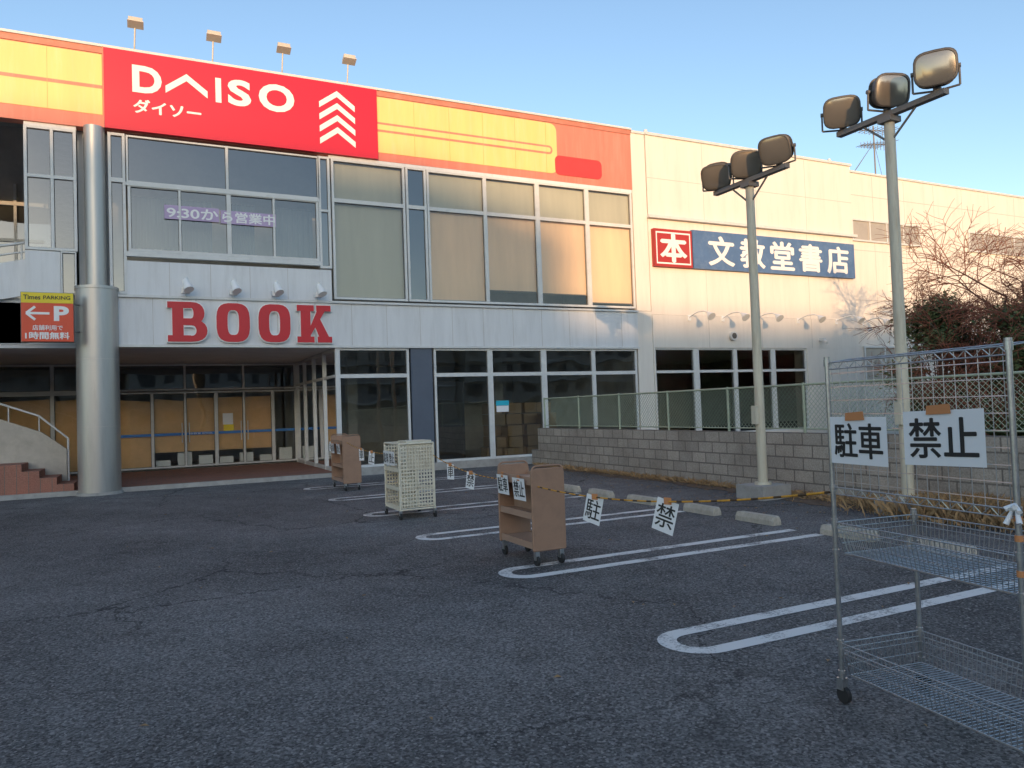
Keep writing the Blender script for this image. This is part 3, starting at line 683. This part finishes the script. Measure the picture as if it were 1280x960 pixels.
def cart_cream(x0,x1,y0,y1,H):
    C=Grp("book_cart",((x0+x1)/2,(y0+y1)/2,0));f=C.p("frame",M_cream);s=C.p("shelves",M_cream);w=C.p("caster_wheels",M_rubber);k=C.p("caster_forks",M_chrome);m=C.p("side_grids",M_cream)
    for x in (x0,x1):
        for y in (y0,y1):
            f.cyl((x,y,.12),(x,y,H),.015);caster(w,x,y,.05);k.box(x-.02,x+.02,y-.02,y+.02,.06,.13)
    for y in (y0,y1):
        for z in (.14,H): f.cyl((x0,y,z),(x1,y,z),.014)
        for i in range(17):
            z=.2+(H-.27)*i/16;m.box(x0+.015,x1-.015,y-.004,y+.004,z,z+.022)
        for i in range(12):
            x=x0+.02+(x1-x0-.04)*i/11;m.box(x-.009,x+.009,y-.0065,y+.0065,.18,H-.03)
    for x in (x0,x1): 
        f.cyl((x,y0,.14),(x,y1,.14),.014);f.cyl((x,y0,H),(x,y1,H),.014)
    for z in (.16,.44,.72): s.box(x0+.01,x1-.01,y0+.01,y1-.01,z,z+.016);s.box(x0-.004,x0+.01,y0+.01,y1-.01,z-.02,z+.04)
    s.box((x0+x1)/2-.01,(x0+x1)/2+.01,y0+.01,y1-.01,.18,H-.04)
    s.box(x0+.12,x1-.02,y0+.02,y0+.42,.737,H+.04);
    for i in range(9): f.cyl((x0,y0+.08*i+.04,.16),(x0,y0+.08*i+.04,.43),.004,n=5)
    p=C.p("paper_notice",M_paper);tx=C.p("notice_text",M_black)
    sheet(p,tx,"駐車",(x0-.03,y1-.17,.90),(0,-1,0),(-.05,0,1),.28,.21);sheet(p,tx,"禁止",(x0-.032,y1-.47,.90),(0,-1,0),(-.05,0,1),.28,.21)
    C.done()
cart_cream(4.32,4.86,-8.46,-7.72,1.12)

# ------------------------------------------------------------ barrier rope + notices
R=Grp("barrier_rope",(4.4,-12,.9));rp=R.p("rope",M_rope);rb=R.p("rope_black",mat("rope_black",(.09,.05,.02),.7));pp=R.p("paper_notices",M_paper);pt=R.p("notice_text",M_black);tp=R.p("tape",M_tape)
def rope(a,b,sag,marks,dia=.007):
    a=Vector(a);b=Vector(b);n=60
    P=[a.lerp(b,i/n)+Vector((0,0,-sag*4*(i/n)*(1-i/n))) for i in range(n+1)]
    for i in range(n): (rp if i%3 else rb).cyl(P[i],P[i+1],dia,dia,6)
    for s,ch,w,h,tw,roll in marks:
        p=a.lerp(b,s)+Vector((0,0,-sag*4*s*(1-s)))
        r=Vector((math.cos(tw),math.sin(tw),-math.sin(roll))).normalized();u=Vector((math.sin(roll)*math.cos(tw),math.sin(roll)*math.sin(tw),math.cos(roll)));u=(u-r*u.dot(r)).normalized()
        c=p-u*(h/2-.01);sheet(pp,pt,ch,c,r,u,w,h);tp.box(-.03,.03,-.002,.002,-.02,.03,Matrix.Translation(p+r.cross(u)*.006)@Matrix.Rotation(tw,4,'Z'))
rope((4.22,-16.42,1.1),(4.5,-12.45,.80),.10,((.395,"禁",.18,.24,-1.2,.28),(.675,"駐",.18,.24,-1.2,.25)))
rope((4.46,-11.7,.82),(4.86,-8.45,.93),.06,((.36,"禁",.14,.21,-1.1,.15),(.68,"車",.14,.21,-1.2,.0)),.006)
rope((4.4,-7.7,.95),(4.7,-3.65,1.0),.06,((.35,"止",.15,.22,-1.1,.1),(.6,"車",.15,.22,-1.2,-.05)),.006)
rope((4.7,-2.55,1.0),(5.1,-.1,1.0),.06,((.5,"禁",.16,.22,-1.0,.05),),.006)
R.done()

# ------------------------------------------------------------ wire rack
K=Grp("wire_shelf_rack",(4.5,-16.9,0))
O=Vector((4.21,-16.42,0));wv=Vector((-.14,-.99,0)).normalized();dv=Vector((.99,-.14,0)).normalized();WW=1.03;DD=.53
def Q(s,d,z): return O+wv*s+dv*d+Vector((0,0,z))
ps=K.p("posts",M_chrome);wr=K.p("wire_baskets",M_chrome);wb=K.p("back_grid",M_chrome);cs=K.p("caster_wheels",M_rubber);ck=K.p("caster_forks",M_chrome)
for s,d,z in ((0,0,1.80),(WW,0,1.80),(0,DD,.96),(WW,DD,.96)):
    ps.cyl(Q(s,d,.10),Q(s,d,z),.0125,n=12);ps.cyl(Q(s,d,z),Q(s,d,z+.012),.015,n=12)
    zz=.2
    while zz<z: ps.cyl(Q(s,d,zz),Q(s,d,zz+.003),.0134,n=12);zz+=.05
    c=Q(s,d,.045);cs.cyl(c-dv*.012+wv*.01,c+dv*.012+wv*.01,.042,n=18);ck.box(-.02,.02,-.02,.02,0.0,.06,Matrix.Translation(Q(s,d,.07)));
    for zc in (.31,.15,.94,.78)+((1.78,1.12) if d==0 else ()): ps.cyl(Q(s,d,zc-.018),Q(s,d,zc+.018),.0175,n=12)
def basket(z0,z1):
    for z,i in ((z1,0),(z1-.03,0),(z0,.03)):
        c=[Q(i,i,z),Q(WW-i,i,z),Q(WW-i,DD-i,z),Q(i,DD-i,z),Q(i,i,z)];wr.path(c,.0036)
    n=38
    for k in range(n+1):
        s=WW*k/n;si=.03+(WW-.06)*k/n
        wire(wr,Q(s,0,z1),Q(si,.03,z0),.0022);wire(wr,Q(s,DD,z1),Q(si,DD-.03,z0),.0022);wire(wr,Q(si,.03,z0),Q(si,DD-.03,z0),.0024)
    for k in range(21):
        d=DD*k/20;di=.03+(DD-.06)*k/20
        wire(wr,Q(0,d,z1),Q(.03,di,z0),.0022);wire(wr,Q(WW,d,z1),Q(WW-.03,di,z0),.0022)
    for k in range(5):
        d=.03+(DD-.06)*k/4;wr.path([Q(.03,d,z0-.004),Q(WW-.03,d,z0-.004)],.003)
    for q in (.33,.66):
        z=z0+(z1-z0)*q;i=.03*(1-q);c=[Q(i,i,z),Q(WW-i,i,z),Q(WW-i,DD-i,z),Q(i,DD-i,z),Q(i,i,z)];wr.path(c,.0024)
basket(.78,.94);basket(.15,.31)
for zt in (1.78,1.125):
    wb.path([Q(0,0,zt),Q(WW,0,zt)],.0038);wb.path([Q(0,0,zt-.035),Q(WW,0,zt-.035)],.0034)
    n=26
    for k in range(n): wire(wb,Q(WW*k/n,0,zt if k%2 else zt-.035),Q(WW*(k+1)/n,0,zt-.035 if k%2 else zt),.0024)
for k in range(9):
    z=1.16+k*.07;wire(wb,Q(0,0,z),Q(WW,0,z),.0024)
for k in range(18):
    s=WW*(k+.5)/18;wire(wb,Q(s,.003,1.1),Q(s,.003,1.78),.0023)
for d in (.16,):
    wb.path([Q(0,0,1.78),Q(0,d,1.80),Q(WW,d,1.80),Q(WW,0,1.78)],.003)
    for k in range(14): wire(wb,Q(WW*k/13,0,1.78),Q(WW*k/13,d,1.80),.0018)
pp=K.p("paper_notices",M_paper);pt=K.p("notice_text",M_black);tp=K.p("tape",M_tape)
for s0,s1,z0,z1,ch,rl_ in ((.02,.40,1.255,1.495,"駐車",-.0),(.50,.92,1.28,1.525,"禁止",.03)):
    c=Q((s0+s1)/2,-.016,(z0+z1)/2);r=(wv+Vector((0,0,rl_))).normalized();sheet(pp,pt,ch,c,r,Vector((0,0,1)),s1-s0,z1-z0,0,.003)
    c2=Q((s0+s1)/2-.01,-.021,z1);tp.poly([(-.065,-.02),(.065,-.015),(.06,.028),(-.06,.02)],c2,wv,UZ,-dv,0,.0015)
for z in (.86,1.0,1.08): K.p("tape",M_tape).cyl(Q(WW,0,z),Q(WW,0,z+.025),.016,n=12)
for k in range(6): K.p("tied_bag",M_paper).cyl(Q(WW,-.01,1.15),Q(WW+random.uniform(-.04,.04),-.03-random.uniform(0,.02),1.15+random.uniform(-.09,.02)),.005,.012,5)
K.done()

# ------------------------------------------------------------ vegetation
def bare_tree(loc,H,spread,seed):
    random.seed(seed);Tt=Grp("bare_tree",loc);tr=Tt.p("trunk_and_limbs",M_bark);tw=Tt.p("twigs",M_twig);cnt=[0]
    def grow(p,d,L,r,lev):
        n=4
        for i in range(n):
            q=p+d*(L/n);g=tr if lev<3 else tw
            g.cyl(p,q,r*(1-.1*i),r*(1-.1*(i+1)),6 if lev<3 else 3,caps=False);p=q;cnt[0]+=1
            d=(d+Vector((random.gauss(0,.14),random.gauss(0,.14),random.gauss(-.05 if lev>2 else .02,.08)))).normalized()
            if lev<5 and i>=1 and cnt[0]<26000:
                for _ in range(2 if lev>1 else 1):
                    a=Vector((random.gauss(0,1),random.gauss(0,1),random.gauss(.05,.55))).normalized();dd=(d*.7+a*.8).normalized()
                    grow(p,dd,L*random.uniform(.6,.82),max(.0075,r*.58),lev+1)
    o=Vector(loc)
    for k in range(4):
        a=k*1.6+random.random();grow(o+Vector((0,0,.0)),Vector((math.cos(a)*spread,math.sin(a)*spread,1)).normalized(),H*.42,.09,0)
    Tt.done()
bare_tree((23.9,-6.8,0),6.0,.55,3)
bare_tree((26.0,-9.0,0),6.0,.6,11)
bare_tree((25.2,-5.4,0),5.2,.7,21)
def bush(name,c,rx,ry,z0,z1,n,seed):
    random.seed(seed);Bb=Grp(name,(c[0],c[1],0));lf=Bb.p("foliage",M_leaf);tk=Bb.p("stems",M_bark)
    clumps=[]
    for k in range(34):
        a=random.uniform(0,6.28);t=random.random();rr=math.sqrt(random.random())
        clumps.append(Vector((c[0]+math.cos(a)*rx*rr*(1-.45*t),c[1]+math.sin(a)*ry*rr*(1-.45*t),z0+(z1-z0)*t)))
    for q in clumps: tk.cyl((c[0],c[1],0),q,.03,.01,5)
    for k in range(n):
        q=random.choice(clumps);p=q+Vector((random.gauss(0,.26),random.gauss(0,.26),random.gauss(0,.19)))
        a=Vector((random.gauss(0,1),random.gauss(0,1),random.gauss(0,1))).normalized();b=a.orthogonal().normalized();l=random.uniform(.05,.10)
        lf.add([p-a*l,p+b*l*.45,p+a*l,p-b*l*.45],[(0,1,2,3)])
    Bb.done()
bush("evergreen_bush",(21.9,-4.9),1.4,1.3,.3,4.1,15000,5)
bush("evergreen_bush",(22.6,-7.2),1.6,1.2,.3,3.7,14000,6)
bush("evergreen_bush",(27.0,-5.6),2.0,1.4,.3,3.7,9000,8)
bush("evergreen_bush",(23.0,-9.4),1.6,1.4,.3,3.4,12000,9)

# ------------------------------------------------------------ added buildings across the road (behind the viewpoint), sized to shade lot and facade
def block(name,x0,x1,y,dep,h,m):
    q=Grp(name,((x0+x1)/2,y,0));q.p("walls",m).box(x0,x1,y-dep,y,0,h)
    q.p("roof_parapet",M_conc).box(x0-.2,x1+.2,y-dep-.2,y+.2,h+.002,h+.35)
    nx=int((x1-x0)/3.2);nz=int(h/3.1);wd=q.p("windows",M_intd);bf=q.p("balconies",M_soffit)
    for i in range(nx):
        for j in range(nz):
            xa=x0+.9+i*3.2;wd.box(xa,xa+1.7,y,y+.03,1+j*3.05,2.5+j*3.05)
    for j in range(1,nz): bf.box(x0+.4,x1-.4,y+.031,y+.9,j*3.05-.1,j*3.05+.02)
    q.done()
D=-95
block("occluder_apartments",-66,-28.8,D,12,18.55,M_bldA)
block("occluder_offices",-28.2,-11,D,12,14.6,M_bldB)
block("occluder_shop",-10.5,8,D-.5,10,14.9,M_bldA)
block("occluder_warehouse",8.6,46,D,14,14.4,M_bldB)
block("occluder_apartments",47,90,D+3,14,13.5,M_bldA)  # unseen row extended from here to darken reflections in the shop glass
block("occluder_offices",91,140,D+1,14,16,M_bldB)
block("occluder_warehouse",141,230,D+1,14,13,M_bldA)
block("occluder_apartments",-110,-67,D-2,14,19,M_bldA)
# ------------------------------------------------------------ sky, sun, camera
EL=6.0;sx,sy=-.36,-.933
w=bpy.data.worlds.new("World");scene.world=w;w.use_nodes=True;nt=w.node_tree
bg=nt.nodes['Background'];sk=nt.nodes.new("ShaderNodeTexSky");sk.sky_type='NISHITA';sk.sun_disc=False
sk.sun_elevation=math.radians(EL+5);sk.sun_rotation=math.atan2(sx,sy);sk.altitude=50;sk.air_density=1.0;sk.dust_density=.6;sk.ozone_density=1.6
nt.links.new(sk.outputs[0],bg.inputs[0]);bg.inputs[1].default_value=.285
ld=bpy.data.lights.new("sun","SUN");ld.energy=4.5;ld.angle=math.radians(.9);ld.color=(1,.62,.32)
lo=bpy.data.objects.new("sun",ld);COL.objects.link(lo)
sd=Vector((sx,sy,math.tan(math.radians(EL)))).normalized();lo.rotation_euler=sd.to_track_quat('Z','Y').to_euler();lo.location=(0,-30,30)
cd=bpy.data.cameras.new("camera");cd.sensor_width=36;cd.lens=940/1280*36;cd.clip_end=2000
cam=bpy.data.objects.new("camera",cd);COL.objects.link(cam);scene.camera=cam
p=math.atan(30/940.);th=.035
f=Vector((.438*math.cos(p),.899*math.cos(p),math.sin(p))).normalized();r0=Vector((.899,-.438,0)).normalized();u0=r0.cross(f)
r=r0*math.cos(th)-u0*math.sin(th);u=u0*math.cos(th)+r0*math.sin(th)
cam.matrix_world=Matrix(((r.x,u.x,-f.x,.96),(r.y,u.y,-f.y,-19.27),(r.z,u.z,-f.z,1.6),(0,0,0,1)))
vs=scene.view_settings;vs.view_transform='Standard';vs.look='None';vs.exposure=0
